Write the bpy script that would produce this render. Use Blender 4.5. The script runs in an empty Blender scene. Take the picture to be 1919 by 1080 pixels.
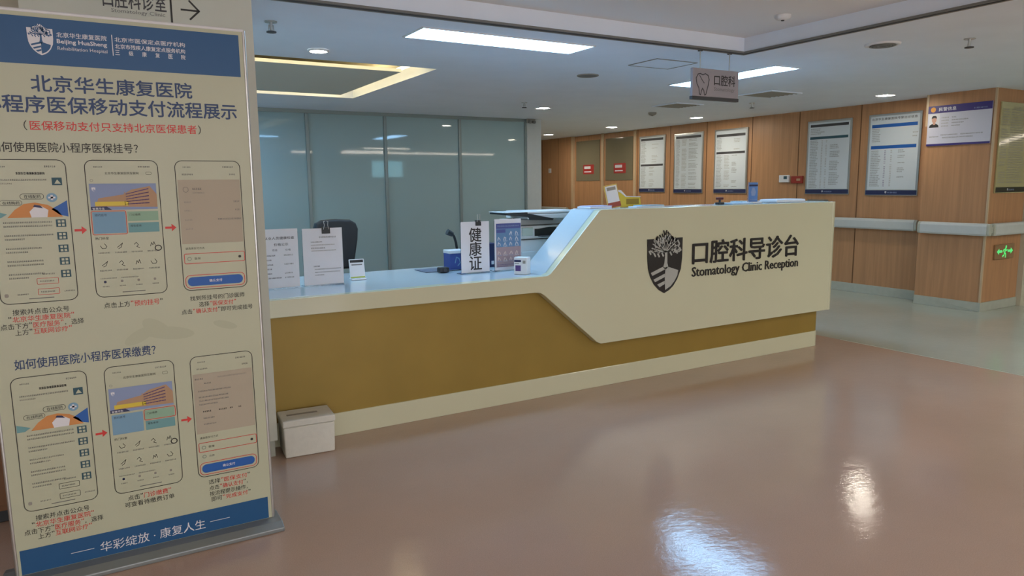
import bpy, math, random
from mathutils import Matrix, Vector
random.seed(7)
PI = math.pi
S = bpy.context.scene
COL = S.collection

# ------------------------------------------------------------------ camera, world, exposure
cam_d = bpy.data.cameras.new('camera'); cam = bpy.data.objects.new('camera', cam_d); COL.objects.link(cam)
yaw, pit, rol = math.radians(30.4), math.radians(8.2), math.radians(0.64)
F = Vector((math.sin(yaw)*math.cos(pit), math.cos(yaw)*math.cos(pit), -math.sin(pit)))
R0 = Vector((math.cos(yaw), -math.sin(yaw), 0)); D0 = F.cross(R0)
cr, sr = math.cos(rol), math.sin(rol)
RT = cr*R0 + sr*D0; DN = -sr*R0 + cr*D0
cam.matrix_world = Matrix(((RT.x, -DN.x, -F.x, 0), (RT.y, -DN.y, -F.y, 0), (RT.z, -DN.z, -F.z, 1.4), (0, 0, 0, 1)))
cam_d.sensor_width = 36; cam_d.lens = 1334.4/1919*36; cam_d.clip_start = .02; cam_d.clip_end = 100
S.camera = cam
w = bpy.data.worlds.new('world'); S.world = w; w.use_nodes = True
w.node_tree.nodes['Background'].inputs[0].default_value = (.5, .55, .6, 1)
w.node_tree.nodes['Background'].inputs[1].default_value = .15
S.view_settings.view_transform = 'Standard'; S.view_settings.look = 'None'
S.view_settings.exposure = 0.12; S.view_settings.gamma = 1; S.view_settings.use_curve_mapping = False
PANEL_E, WARM_E, SPOT_E, COVE_E = 22.0, 13.0, 92.0, 6.5
DAY_FILL_E = 5.0; HALL_FILL_E = 22.0

# ------------------------------------------------------------------ materials
def lin(c):
    o = []
    for v in c[:3]:
        v /= 255
        o.append(v/12.92 if v <= .04045 else ((v+.055)/1.055)**2.4)
    return (*o, 1)
MATS = {}
def mat(name, rgb, rough=.5, metal=0, emit=0, ecol=None, noise=0, nscale=20, coat=0, bump=0, bscale=60, spec=.5, alpha=1, trans=0, stretch=None):
    if name in MATS: return MATS[name]
    m = bpy.data.materials.new(name); m.use_nodes = True; n = m.node_tree.nodes; l = m.node_tree.links
    b = n['Principled BSDF']; c = lin(rgb)
    b.inputs['Base Color'].default_value = c; b.inputs['Roughness'].default_value = rough
    b.inputs['Metallic'].default_value = metal; b.inputs['Coat Weight'].default_value = coat
    b.inputs['Coat Roughness'].default_value = .05
    b.inputs['Specular IOR Level'].default_value = spec
    b.inputs['Transmission Weight'].default_value = trans
    if emit:
        b.inputs['Emission Color'].default_value = lin(ecol or rgb); b.inputs['Emission Strength'].default_value = emit
    if noise or bump:
        tc = n.new('ShaderNodeTexCoord'); mp = n.new('ShaderNodeMapping'); l.new(tc.outputs['Object'], mp.inputs['Vector'])
        if stretch: mp.inputs['Scale'].default_value = stretch
    if noise:
        t = n.new('ShaderNodeTexNoise'); t.inputs['Scale'].default_value = nscale; t.inputs['Detail'].default_value = 5
        l.new(mp.outputs['Vector'], t.inputs['Vector'])
        r = n.new('ShaderNodeValToRGB')
        r.color_ramp.elements[0].position = .3; r.color_ramp.elements[1].position = .7
        r.color_ramp.elements[0].color = tuple(max(0, x*(1-noise)) for x in c[:3])+(1,)
        r.color_ramp.elements[1].color = tuple(min(1, x*(1+noise)) for x in c[:3])+(1,)
        l.new(t.outputs['Fac'], r.inputs['Fac']); l.new(r.outputs['Color'], b.inputs['Base Color'])
    if bump:
        t2 = n.new('ShaderNodeTexNoise'); t2.inputs['Scale'].default_value = bscale; l.new(mp.outputs['Vector'], t2.inputs['Vector'])
        bp = n.new('ShaderNodeBump'); bp.inputs['Strength'].default_value = bump; bp.inputs['Distance'].default_value = .002
        l.new(t2.outputs['Fac'], bp.inputs['Height']); l.new(bp.outputs['Normal'], b.inputs['Normal'])
    MATS[name] = m
    return m

def floor_mat(name, rgb, speck):
    m = mat(name, rgb, rough=.16, coat=.1, spec=.35)
    n = m.node_tree.nodes; l = m.node_tree.links; b = n['Principled BSDF']; c = lin(rgb)
    tc = n.new('ShaderNodeTexCoord')
    t = n.new('ShaderNodeTexNoise'); t.inputs['Scale'].default_value = 260; t.inputs['Detail'].default_value = 3
    t3 = n.new('ShaderNodeTexNoise'); t3.inputs['Scale'].default_value = 1.3; t3.inputs['Detail'].default_value = 4
    l.new(tc.outputs['Object'], t.inputs['Vector']); l.new(tc.outputs['Object'], t3.inputs['Vector'])
    r = n.new('ShaderNodeValToRGB'); r.color_ramp.elements[0].position = .35; r.color_ramp.elements[1].position = .65
    r.color_ramp.elements[0].color = tuple(x*(1-speck) for x in c[:3])+(1,)
    r.color_ramp.elements[1].color = tuple(x*(1+speck) for x in c[:3])+(1,)
    mx = n.new('ShaderNodeMix'); mx.data_type = 'RGBA'; mx.blend_type = 'MULTIPLY'; mx.inputs[0].default_value = .5
    r2 = n.new('ShaderNodeValToRGB'); r2.color_ramp.elements[0].position = .3; r2.color_ramp.elements[1].position = .7
    r2.color_ramp.elements[0].color = (.82, .82, .82, 1); r2.color_ramp.elements[1].color = (1, 1, 1, 1)
    l.new(t.outputs['Fac'], r.inputs['Fac']); l.new(t3.outputs['Fac'], r2.inputs['Fac'])
    l.new(r.outputs['Color'], mx.inputs[6]); l.new(r2.outputs['Color'], mx.inputs[7]); l.new(mx.outputs[2], b.inputs['Base Color'])
    # worn polish: a fine ripple in the varnish breaks the lamp reflections
    t2 = n.new('ShaderNodeTexNoise'); t2.inputs['Scale'].default_value = 11; t2.inputs['Detail'].default_value = 6; t2.inputs['Roughness'].default_value = .65
    mp = n.new('ShaderNodeMapping'); mp.inputs['Scale'].default_value = (1, 1.6, 1); mp.inputs['Rotation'].default_value = (0, 0, .5)
    l.new(tc.outputs['Object'], mp.inputs['Vector']); l.new(mp.outputs['Vector'], t2.inputs['Vector'])
    bp = n.new('ShaderNodeBump'); bp.inputs['Strength'].default_value = .28; bp.inputs['Distance'].default_value = .004
    l.new(t2.outputs['Fac'], bp.inputs['Height'])
    l.new(bp.outputs['Normal'], b.inputs['Normal']); l.new(bp.outputs['Normal'], b.inputs['Coat Normal'])
    r3 = n.new('ShaderNodeMapRange'); r3.inputs['To Min'].default_value = .05; r3.inputs['To Max'].default_value = .12
    l.new(t3.outputs['Fac'], r3.inputs['Value']); l.new(r3.outputs['Result'], b.inputs['Roughness'])
    return m

def wood_mat(name, rgb, contrast=.16):
    m = mat(name, rgb, rough=.42, spec=.35); n = m.node_tree.nodes; l = m.node_tree.links; b = n['Principled BSDF']; c = lin(rgb)
    tc = n.new('ShaderNodeTexCoord'); mp = n.new('ShaderNodeMapping'); mp.inputs['Scale'].default_value = (9, 9, .45)
    l.new(tc.outputs['Object'], mp.inputs['Vector'])
    t = n.new('ShaderNodeTexNoise'); t.inputs['Scale'].default_value = 3; t.inputs['Detail'].default_value = 7; t.inputs['Distortion'].default_value = .6
    l.new(mp.outputs['Vector'], t.inputs['Vector'])
    r = n.new('ShaderNodeValToRGB'); r.color_ramp.elements[0].position = .3; r.color_ramp.elements[1].position = .72
    r.color_ramp.elements[0].color = tuple(x*(1-contrast) for x in c[:3])+(1,)
    r.color_ramp.elements[1].color = tuple(x*(1+contrast) for x in c[:3])+(1,)
    l.new(t.outputs['Fac'], r.inputs['Fac']); l.new(r.outputs['Color'], b.inputs['Base Color'])
    return m

M_floor = floor_mat('pink_vinyl', (188, 160, 142), .07)
M_floorg = floor_mat('grey_vinyl', (178, 184, 172), .04)
M_ceil = mat('ceiling_paint', (232, 240, 250), .7, noise=.02, nscale=3)  # ceiling white with the cool panels' blue cast tinted into the colour
M_wall = mat('wall_paint', (190, 184, 164), .6, noise=.03, nscale=4)
M_colp = mat('column_paint', (210, 212, 198), .5, noise=.03, nscale=4)
M_wood = wood_mat('wood_panel', (182, 137, 98), .12)
M_wooddk = wood_mat('wood_panel_dark', (120, 84, 56))
M_seam = mat('panel_seam', (112, 76, 44), .6)
M_trim = mat('pale_trim', (196, 172, 138), .4)
M_grey = mat('rail_grey', (196, 200, 196), .45, noise=.02)
M_base = mat('skirting_grey', (176, 180, 166), .4, noise=.04)
M_white = mat('counter_white', (208, 208, 178), .22, coat=.3, noise=.01, nscale=2)
M_top_lit = mat('worktop_blue_lit', (188, 200, 204), .2, coat=.3, noise=.01, nscale=2)  # counter white with the overhead panel's blue light mixed into the colour
M_gold = mat('gold_laminate', (158, 132, 62), .45, metal=.25, noise=.05, nscale=4)
M_ink = mat('charcoal_lettering', (38, 34, 34), .4)
M_inlay = mat('silver_inlay', (176, 178, 172), .35)
M_plastic = mat('white_plastic', (225, 226, 226), .4, noise=.01)
M_paper = mat('paper', (222, 222, 226), .6, noise=.01)
M_black = mat('black_plastic', (30, 34, 36), .45, noise=.05)
M_dark = mat('dark_grey', (64, 64, 66), .5)
M_mid = mat('mid_grey', (120, 120, 116), .6)
M_soft = mat('soft_grey_print', (150, 146, 136), .6)
M_metal = mat('aluminium', (190, 190, 186), .3, metal=.8, noise=.02)
M_acrylic = mat('clear_acrylic', (235, 242, 246), .05, trans=.92, spec=.5)
M_navy = mat('navy_print', (36, 44, 84), .5)
M_blue = mat('banner_blue', (24, 82, 130), .45, noise=.02, nscale=3)
M_bluebtn = mat('button_blue', (30, 92, 170), .5)
M_sheet = mat('banner_vinyl', (186, 189, 162), .42, noise=.015, nscale=3)
M_btxt = mat('banner_dark_blue_ink', (36, 62, 104), .5)
M_red = mat('red_ink', (208, 56, 50), .5)
M_blk = mat('black_ink', (52, 50, 46), .6)
M_glassd = mat('teal_glass', (160, 182, 182), .035, spec=.45)
M_mull = mat('mullion_metal', (140, 150, 146), .35, metal=.3)
M_foam = mat('white_foam', (218, 216, 204), .75, noise=.03, nscale=40, bump=.4, bscale=220)
M_cool = mat('cool_diffuser', (240, 246, 255), .4, emit=PANEL_E, ecol=(156, 208, 255))
M_warm = mat('warm_diffuser', (255, 246, 230), .4, emit=WARM_E, ecol=(255, 240, 222))
M_hall_fill = mat('hall_fill_diffuser', (255, 250, 244), .4, emit=HALL_FILL_E, ecol=(255, 244, 230))
M_spot = mat('spot_diffuser', (255, 250, 240), .4, emit=SPOT_E, ecol=(255, 244, 226))
M_spotc = mat('corridor_spot_diffuser', (255, 250, 240), .4, emit=SPOT_E*2.4, ecol=(255, 244, 226))
M_cove = mat('cove_led', (255, 240, 210), .4, emit=COVE_E, ecol=(255, 234, 190))
M_green = mat('green_lit_sign', (90, 220, 120), .5, emit=.55, ecol=(90, 230, 130))
M_yel = mat('yellow_card', (214, 190, 60), .5)
M_skin = mat('printed_skin', (206, 160, 140), .6)
M_orange = mat('printed_orange', (206, 140, 78), .6)
M_sky = mat('printed_sky', (136, 152, 186), .6)
M_tan = mat('printed_tan', (176, 142, 110), .6)
M_violet = mat('printed_violet', (88, 64, 120), .6)
M_cardb = mat('card_blue', (120, 160, 186), .6)
M_cardg = mat('card_green', (142, 176, 150), .6)
M_cardt = mat('card_teal', (110, 158, 160), .6)
M_teal = mat('icon_teal', (46, 84, 96), .6)
M_shade = mat('screen_grey', (176, 166, 146), .6)

# ------------------------------------------------------------------ mesh building
_txt = {}
def text_mesh(body, bold=0.0):
    k = (body, bold)
    if k in _txt: return _txt[k]
    c = bpy.data.curves.new('t', 'FONT'); c.body = body; c.resolution_u = 2
    o = bpy.data.objects.new('t', c); COL.objects.link(o)
    bpy.context.view_layer.update()
    dg = bpy.context.evaluated_depsgraph_get()
    m = bpy.data.meshes.new_from_object(o.evaluated_get(dg))
    v = [(p.co.x, p.co.y) for p in m.vertices]; f = [tuple(p.vertices) for p in m.polygons]
    bpy.data.objects.remove(o); bpy.data.curves.remove(c); bpy.data.meshes.remove(m)
    if v and not bold:
        x0 = min(a for a, b in v); x1 = max(a for a, b in v); y0 = min(b for a, b in v); y1 = max(b for a, b in v)
        v = [((a-x0)/(x1-x0), (b-y0)/max(1e-6, y1-y0)) for a, b in v]
    _txt[k] = (v, f, (x1-x0)/max(1e-6, y1-y0)); return _txt[k]

class MB:
    """collects faces with material slots, then links them as ONE mesh object"""
    def __init__(s): s.v = []; s.f = []; s.m = []; s.mats = []; s.sm = []
    def mi(s, m):
        if m not in s.mats: s.mats.append(m)
        return s.mats.index(m)
    def face(s, vs, idx, m, smooth=False):
        b = len(s.v); s.v += [tuple(p) for p in vs]; k = s.mi(m)
        for f in idx: s.f.append(tuple(b+i for i in f)); s.m.append(k); s.sm.append(smooth)
    def box(s, x0, x1, y0, y1, z0, z1, m):
        s.face([(x0,y0,z0),(x1,y0,z0),(x1,y1,z0),(x0,y1,z0),(x0,y0,z1),(x1,y0,z1),(x1,y1,z1),(x0,y1,z1)],
               [(0,3,2,1),(4,5,6,7),(0,1,5,4),(1,2,6,5),(2,3,7,6),(3,0,4,7)], m); return s
    def prism(s, poly, a, b, m, axis='y', smooth=False):
        """poly of 2-D points extruded from a to b along axis (y: poly is x,z; z: poly is x,y; x: poly is y,z)"""
        P = {'y': lambda p, t: (p[0], t, p[1]), 'z': lambda p, t: (p[0], p[1], t), 'x': lambda p, t: (t, p[0], p[1])}[axis]
        n = len(poly); vs = [P(p, a) for p in poly]+[P(p, b) for p in poly]
        s.face(vs, [tuple(range(n)), tuple(range(2*n-1, n-1, -1))], m)
        s.face(vs, [(i, i+n, (i+1) % n+n, (i+1) % n) for i in range(n)], m, smooth); return s
    def cyl(s, p0, p1, r0, m, r1=None, n=16):
        r1 = r0 if r1 is None else r1
        p0 = Vector(p0); p1 = Vector(p1); d = (p1-p0).normalized()
        u = d.orthogonal().normalized(); w_ = d.cross(u)
        vs = [p0+u*r0*math.cos(2*PI*i/n)+w_*r0*math.sin(2*PI*i/n) for i in range(n)]
        vs += [p1+u*r1*math.cos(2*PI*i/n)+w_*r1*math.sin(2*PI*i/n) for i in range(n)]
        s.face(vs, [tuple(range(n-1, -1, -1)), tuple(range(n, 2*n))], m)
        s.face(vs, [(i, (i+1) % n, (i+1) % n+n, i+n) for i in range(n)], m, True); return s
    def tube(s, pts, r, m, n=10):
        for a, b in zip(pts[:-1], pts[1:]): s.cyl(a, b, r, m, n=n)
        return s
    def lathe(s, prof, cx, cy, m, n=28):
        vs = []; k = len(prof)
        for i in range(n):
            a = 2*PI*i/n
            vs += [(cx+r*math.cos(a), cy+r*math.sin(a), z) for r, z in prof]
        s.face(vs, [(i*k+j, ((i+1) % n)*k+j, ((i+1) % n)*k+j+1, i*k+j+1) for i in range(n) for j in range(k-1)], m, True); return s
    def flat(s, poly, y, m):
        """a printed patch facing -y"""
        s.face([(p[0], y, p[1]) for p in poly], [tuple(range(len(poly)))], m); return s
    def rect(s, x0, x1, z0, z1, y, m): return s.flat([(x0,z0),(x1,z0),(x1,z1),(x0,z1)], y, m)
    def text(s, body, x0, x1, z0, z1, y, m, bold=0.0, depth=0, keep=None):
        v, f, asp = text_mesh(body)
        if keep:                                     # keep proportions: height fixed, 'l','c','r' anchored
            wd = (z1-z0)*asp
            if keep == 'c': c = (x0+x1)/2; x0, x1 = c-wd/2, c+wd/2
            elif keep == 'l': x1 = x0+wd
            else: x0 = x1-wd
        vs = [(x0+a*(x1-x0), y, z0+b*(z1-z0)) for a, b in v]
        s.face(vs, f, m)
        if bold:                                     # heavier strokes: the same glyphs struck again a hair to each side
            d = bold*(z1-z0)*1.1; nv = len(vs); base = vs
            offs = ((d, 0), (-d, 0), (0, d), (0, -d), (d*.7, d*.7), (-d*.7, -d*.7), (d*.7, -d*.7), (-d*.7, d*.7))
            for i, (dx, dz) in enumerate(offs): s.face([(p[0]+dx, y+.00002*(i+1), p[2]+dz) for p in base], f, m)
        if depth:
            ec = {}
            for g in f:
                for i in range(len(g)):
                    a, b = g[i], g[(i+1) % len(g)]; k = (min(a, b), max(a, b)); ec[k] = None if k in ec else (a, b)
            side = [e for e in ec.values() if e]
            vs2 = vs+[(p[0], y+depth, p[2]) for p in vs]; N = len(vs)
            s.face(vs2, [(a, b, b+N, a+N) for a, b in side], m)
        return s
    def rring(s, x0, x1, z0, z1, r, t, y, m, n=5):
        """outline of a rounded rectangle as a printed line"""
        def loop(x0, x1, z0, z1, r):
            o = []
            for cx, cz, a0 in ((x1-r, z0+r, -PI/2), (x1-r, z1-r, 0), (x0+r, z1-r, PI/2), (x0+r, z0+r, PI)):
                for i in range(n+1): a = a0+PI/2*i/n; o.append((cx+r*math.cos(a), cz+r*math.sin(a)))
            return o
        A = loop(x0, x1, z0, z1, r); B = loop(x0+t, x1-t, z0+t, z1-t, max(r-t, 1e-4)); k = len(A)
        s.face([(p[0], y, p[1]) for p in A+B], [(i, (i+1) % k, (i+1) % k+k, i+k) for i in range(k)], m); return s
    def rfill(s, x0, x1, z0, z1, r, y, m, n=5):
        o = []
        for cx, cz, a0 in ((x1-r, z0+r, -PI/2), (x1-r, z1-r, 0), (x0+r, z1-r, PI/2), (x0+r, z0+r, PI)):
            for i in range(n+1): a = a0+PI/2*i/n; o.append((cx+r*math.cos(a), cz+r*math.sin(a)))
        return s.flat(o, y, m)
    def scrib(s, x0, x1, z, h, y, m, cw=None):
        """a line of small print too small to read"""
        cw = cw or h*.95; x = x0
        while x < x1-cw*.5:
            ww = cw*random.uniform(.62, .85); a = random.uniform(0, .2)*h
            s.rect(x, min(x+ww, x1), z-h/2+a, z-h/2+h*.30+a, y, m)
            if random.random() < .8: s.rect(x+ww*.35, x+ww*.62, z-h/2, z+h/2, y, m)
            s.rect(x, x+ww*.9, z+h*.2, z+h*.42, y, m)
            x += cw
        return s
    def build(s, name, parent=None, bevel=0, loc=None, seg=2, smooth=False):
        me = bpy.data.meshes.new(name); me.from_pydata(s.v, [], s.f)
        for m in s.mats: me.materials.append(m)
        me.polygons.foreach_set('material_index', s.m); me.polygons.foreach_set('use_smooth', [smooth or a for a in s.sm]); me.update()
        o = bpy.data.objects.new(name, me); COL.objects.link(o)
        if parent: o.parent = parent
        if loc: o.location = loc
        if bevel:
            import bmesh
            bm = bmesh.new(); bm.from_mesh(me); bmesh.ops.remove_doubles(bm, verts=bm.verts, dist=1e-5); bmesh.ops.recalc_face_normals(bm, faces=bm.faces)
            bm.to_mesh(me); bm.free()
            b = o.modifiers.new('b', 'BEVEL'); b.width = bevel; b.segments = seg; b.limit_method = 'ANGLE'; b.angle_limit = math.radians(50)
        return o

def tag(o, label, cat, group=None):
    o['label'] = label; o['category'] = cat
    if group: o['group'] = group
    return o
def thing(name, label, cat, loc=(0,0,0), rz=0, group=None, rx=0):
    o = bpy.data.objects.new(name, None); COL.objects.link(o); o.empty_display_size = .1
    o.location = loc; o.rotation_euler = (rx, 0, rz); return tag(o, label, cat, group)
def struct(mb, name, parent=None, bevel=0):
    o = mb.build(name, parent, bevel); o['kind'] = 'structure'; return o
def arc(cx, cy, r, a0, a1, n=8):
    return [(cx+r*math.cos(math.radians(a0+(a1-a0)*i/n)), cy+r*math.sin(math.radians(a0+(a1-a0)*i/n))) for i in range(n+1)]

# ------------------------------------------------------------------ setting
ZC, ZR = 2.342, 2.455          # ceiling, recessed ceiling over the hall
struct(MB().box(-6, 5.69, -6, 16, -.1, 0, M_floor), 'floor')
struct(MB().box(5.69, 24, -6, 16, -.1, 0, M_floorg), 'floor')
struct(MB().box(5.685, 5.697, -6, 3.9, 0, .0012, M_base), 'trim_1')
c = MB()
for a in ((4.247, 24, -6, 3.818), (-6, 24, 3.818, 5.45), (-6, 13, 7.6, 16), (-6, -.2, 5.45, 7.6), (2.515, 13, 5.45, 7.6)):
    c.box(a[0], a[1], a[2], a[3], ZC, ZC+.3, M_ceil)
struct(c, 'ceiling')
M_ceilr = mat('recess_paint', (238, 236, 234), .7)
struct(MB().box(-6, 4.247, -6, 3.818, ZR, ZR+.2, M_ceilr), 'ceiling')
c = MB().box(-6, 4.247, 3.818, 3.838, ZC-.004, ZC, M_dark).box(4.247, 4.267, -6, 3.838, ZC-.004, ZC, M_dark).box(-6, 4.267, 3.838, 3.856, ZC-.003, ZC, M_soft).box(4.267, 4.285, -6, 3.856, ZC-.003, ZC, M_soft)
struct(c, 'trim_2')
c = MB().box(-6, 4.235, 3.800, 3.818, ZC+.0, ZC+.012, M_mid).box(4.229, 4.247, -6, 3.818, ZC, ZC+.012, M_mid)
struct(c, 'trim_3')
# lit cove above the desk
M_covew = mat('cove_paint', (214, 206, 176), .7)
M_coveg = mat('cove_panel', (214, 214, 200), .6)
c = MB().box(-.2, 2.515, 5.45, 7.6, 2.47, 2.5, M_covew)
struct(c, 'ceiling')
cv = thing('cove_ceiling_panel', 'grey inner ceiling panel surrounded by a warm lit cove', 'ceiling panel', (1.05, 6.6, 2.35))
MB().box(-1.0, 1.27, -.87, .80, -.006, .02, M_coveg).build('panel', cv)
MB().box(1.30, 1.335, -.92, .93, .035, .052, M_cove).box(-1.0, 1.3, -.99, -.955, .055, .072, M_cove).box(-1.0, 1.3, .86, .885, .055, .072, M_cove).build('led_strip', cv)
MB().cyl((-.7,0,.02),(-.7,0,.12),.01,M_metal).cyl((.9,0,.02),(.9,0,.12),.01,M_metal).build('hanger', cv)

# white column behind the banner
c = MB().box(-.19, .747, 3.72, 4.35, .09, ZC, M_colp).box(-.185, .735, 3.735, 4.34, 0, .09, M_base)
struct(c, 'wall_column')
struct(MB().box(-6, -.19, 3.98, 4.1, 0, ZC, M_wall), 'wall_left')
struct(MB().box(-6.1, -6, -6, 16, 0, ZR, M_wall), 'wall_far_left')
struct(MB().box(-6, 24, -6.1, -6, 0, ZR, M_wall), 'wall_rear')
struct(MB().box(24, 24.1, -6, 16, 0, ZC, M_wall), 'wall_far_right')
struct(MB().box(5.73, 8.45, 15, 15.1, 0, ZC, M_wood), 'wall_corridor_end')
struct(MB().box(-6, -.19, 4.1, 4.2, 0, .1, M_base), 'baseboard_left')

# row of windows added in the rear wall for fill light, behind the viewpoint
M_day_fill = mat('fill_daylight_pane', (235, 235, 230), .3, emit=DAY_FILL_E, ecol=(240, 244, 255))  # glow of the added fill windows
for i, x in enumerate((-4.4, -1.9, .6, 3.1)):
    wdw = struct(MB().box(x-1.08, x+1.08, -6.0, -5.96, .62, .68, M_plastic).box(x-1.08, x+1.08, -6.0, -5.96, 2.22, 2.28, M_plastic).box(x-1.08, x-1.02, -6.0, -5.96, .68, 2.22, M_plastic).box(x+1.02, x+1.08, -6.0, -5.96, .68, 2.22, M_plastic).box(x-.02, x+.02, -6.0, -5.96, .68, 2.22, M_plastic), 'window_%d' % (i+1))
    MB().box(x-1.02, x-.02, -5.995, -5.985, .68, 2.22, M_day_fill).box(x+.02, x+1.02, -5.995, -5.985, .68, 2.22, M_day_fill).build('pane', wdw)

wdw = struct(MB().box(8.4, 9.6, -6.0, -5.95, 1.70, 1.74, M_plastic).box(8.4, 9.6, -6.0, -5.95, 2.28, 2.32, M_plastic).box(8.4, 8.44, -6.0, -5.95, 1.74, 2.28, M_plastic).box(9.56, 9.6, -6.0, -5.95, 1.74, 2.28, M_plastic), 'window_5')
MB().box(8.44, 9.56, -5.99, -5.98, 1.74, 2.28, mat('blue_daylight_pane', (200, 230, 240), .3, emit=5, ecol=(150, 220, 240))).build('pane', wdw)

# glass partition at the back of the office
wb = MB().box(-.6, 5.485, 8.97, 9.1, 0, ZC, M_wall).box(5.49, 5.73, 8.88, 15, .1, ZC, M_grey).box(5.49, 5.725, 8.885, 15, 0, .1, M_base)
wbo = struct(wb, 'wall_back')
xs = [-.6, .27, 1.31, 2.352, 3.356, 4.428, 5.485]
for i in range(6):
    MB().box(xs[i]+.015, xs[i+1]-.015, 8.925, 8.94, .06, 2.30, M_glassd).build('glass_pane', wbo)
for i in range(1, 7):
    MB().box(xs[i]-.02, xs[i]+.02, 8.90, 8.95, 0, ZC-.045, M_mull).build('mullion', wbo, bevel=.003)
MB().box(-.6, 5.485, 8.90, 8.95, 2.30, ZC, M_mull).box(-.6, 5.485, 8.90, 8.95, 0, .06, M_mull).build('glazing_rail', wbo)
struct(MB().box(-.7, -.6, 4.1, 9.1, 0, ZC, M_wall), 'wall_office_left')

# wood clad wall on the right with its door recess
WX = 8.35
c = MB().box(WX, 8.6, 4.66, 9.88, 0, ZC, M_wood).box(WX+.07, 8.6, 9.88, 11.82, 0, ZC, M_wood).box(WX, 8.6, 11.82, 15, 0, ZC, M_wood)
for y in (5.60, 6.50, 7.30, 8.19, 9.0, 9.82, 12.3, 12.9, 13.6): c.box(WX-.003, WX, y-.006, y+.006, .1, ZC, M_seam)
wr = struct(c, 'wall_right')
c = MB().box(WX-.012, WX, 4.66, 9.86, 0, .11, M_base).box(WX-.012, WX, 11.84, 15, 0, .11, M_base)
struct(c, 'baseboard_right', bevel=.003)
struct(MB().box(8.124, 8.6, 3.953, 4.66, 0, ZC, M_wood).box(8.45, 8.9, 3.956, 4.66, 0, ZC, M_wood), 'wall_pillar')
struct(MB().box(8.112, 8.124, 3.941, 4.66, 0, .1, M_base).box(8.112, 8.88, 3.941, 3.953, 0, .1, M_base), 'baseboard_pillar', bevel=.003)
struct(MB().box(8.114, 8.134, 3.943, 3.963, .1, ZC, M_trim).box(8.118, 8.13, 4.64, 4.665, 2.0, ZC, M_trim), 'trim_4')
# pale door at the right edge of the view
d1 = struct(MB().box(8.885, 9.0, 3.90, 4.66, 0, ZC, M_wall), 'door_1')
MB().box(9.0, 9.95, 3.94, 3.98, .01, 2.08, M_wall).build('door_leaf', d1)
MB().box(8.955, 8.975, 3.885, 3.90, .23, .44, M_dark).build('edge_plate', d1)
struct(MB().box(9.0, 24, 3.99, 4.1, 0, ZC, M_wall), 'wall_beyond')

# wooden double door with two glazed leaves
d2 = struct(MB().box(WX-.015, WX+.07, 9.86, 9.92, 0, ZC, M_trim).box(WX-.015, WX+.07, 11.76, 11.82, 0, ZC, M_trim), 'door_2')
def leaf(y0, y1, name):
    lf = MB().box(WX+.03, WX+.07, y0, y1, .01, ZC-.01, M_wood).build('door_leaf', d2)
    MB().box(WX+.022, WX+.03, y0+.06, y1-.06, 1.47, 2.24, mat('door_glass', (128, 120, 98), .06, coat=.5)).build('glass_pane', lf)
    s = MB(); yc = (y0+y1)/2
    s.box(WX+.018, WX+.0215, yc-.20, yc+.14, 1.60, 1.78, mat('red_notice', (168, 50, 44), .5))
    s.box(WX+.0165, WX+.018, yc-.10, yc+.10, 1.70, 1.75, M_paper).box(WX+.0165, WX+.018, yc-.12, yc+.10, 1.635, 1.655, M_paper)
    s.build('red_notice', lf)
    return lf
leaf(9.92, 10.82, 'a'); leaf(10.88, 11.76, 'b')
MB().box(WX+.01, WX+.07, 10.82, 10.88, 0, ZC, M_trim).build('centre_stile', d2)

# ------------------------------------------------------------------ ceiling fittings
def ceiling_panel(x0, x1, y0, y1, z, m, label, group=None, drop=0, rz=0):
    t = thing('ceiling_light', label, 'ceiling light', ((x0+x1)/2, (y0+y1)/2, z), rz, group)
    a, b = (x1-x0)/2, (y1-y0)/2
    f = MB()
    for q in ((-a-.012, a+.012, -b-.012, -b), (-a-.012, a+.012, b, b+.012), (-a-.012, -a, -b, b), (a, a+.012, -b, b)): f.box(*q, -.008, -.0005, M_plastic)
    f.build('frame', t); MB().box(-a, a, -b, b, -.006-drop, -.0015, m).build('diffuser', t); return t
ceiling_panel(1.80, 3.06, 4.075, 4.37, ZC, M_cool, 'long cool white ceiling light panel above the reception desk')
ceiling_panel(4.886, 5.175, 4.06, 5.30, ZC, M_cool, 'cool white ceiling light panel partly hidden behind the hanging sign')
for x, y, s, lab in ((4.895, 7.54, .065, 'small square downlight just right of the glass partition top'),
                     (7.555, 9.55, .065, 'small square downlight in the corridor, second farthest along the wood wall'),
                     (7.524, 11.41, .065, 'farthest small square downlight in the wood corridor'),
                     (7.63, 7.695, .065, 'small square downlight above the middle notice boards'),
                     (7.65, 4.86, .07, 'square downlight nearest the pillar, above the large notice boards')):
    ceiling_panel(x-s, x+s, y-s, y+s, ZC, M_spot if y < 7.6 else M_spotc, lab, 'square downlights')
t = thing('ceiling_light', 'round white downlight left of the long light panel', 'ceiling light', (1.448, 5.08, ZC))
MB().lathe([(.075, -.0005), (.072, -.010), (.058, -.012), (.056, -.002)], 0, 0, M_plastic).build('ring', t)
MB().cyl((0,0,-.001), (0,0,-.008), .056, M_spot, n=24).build('diffuser', t)
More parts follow.
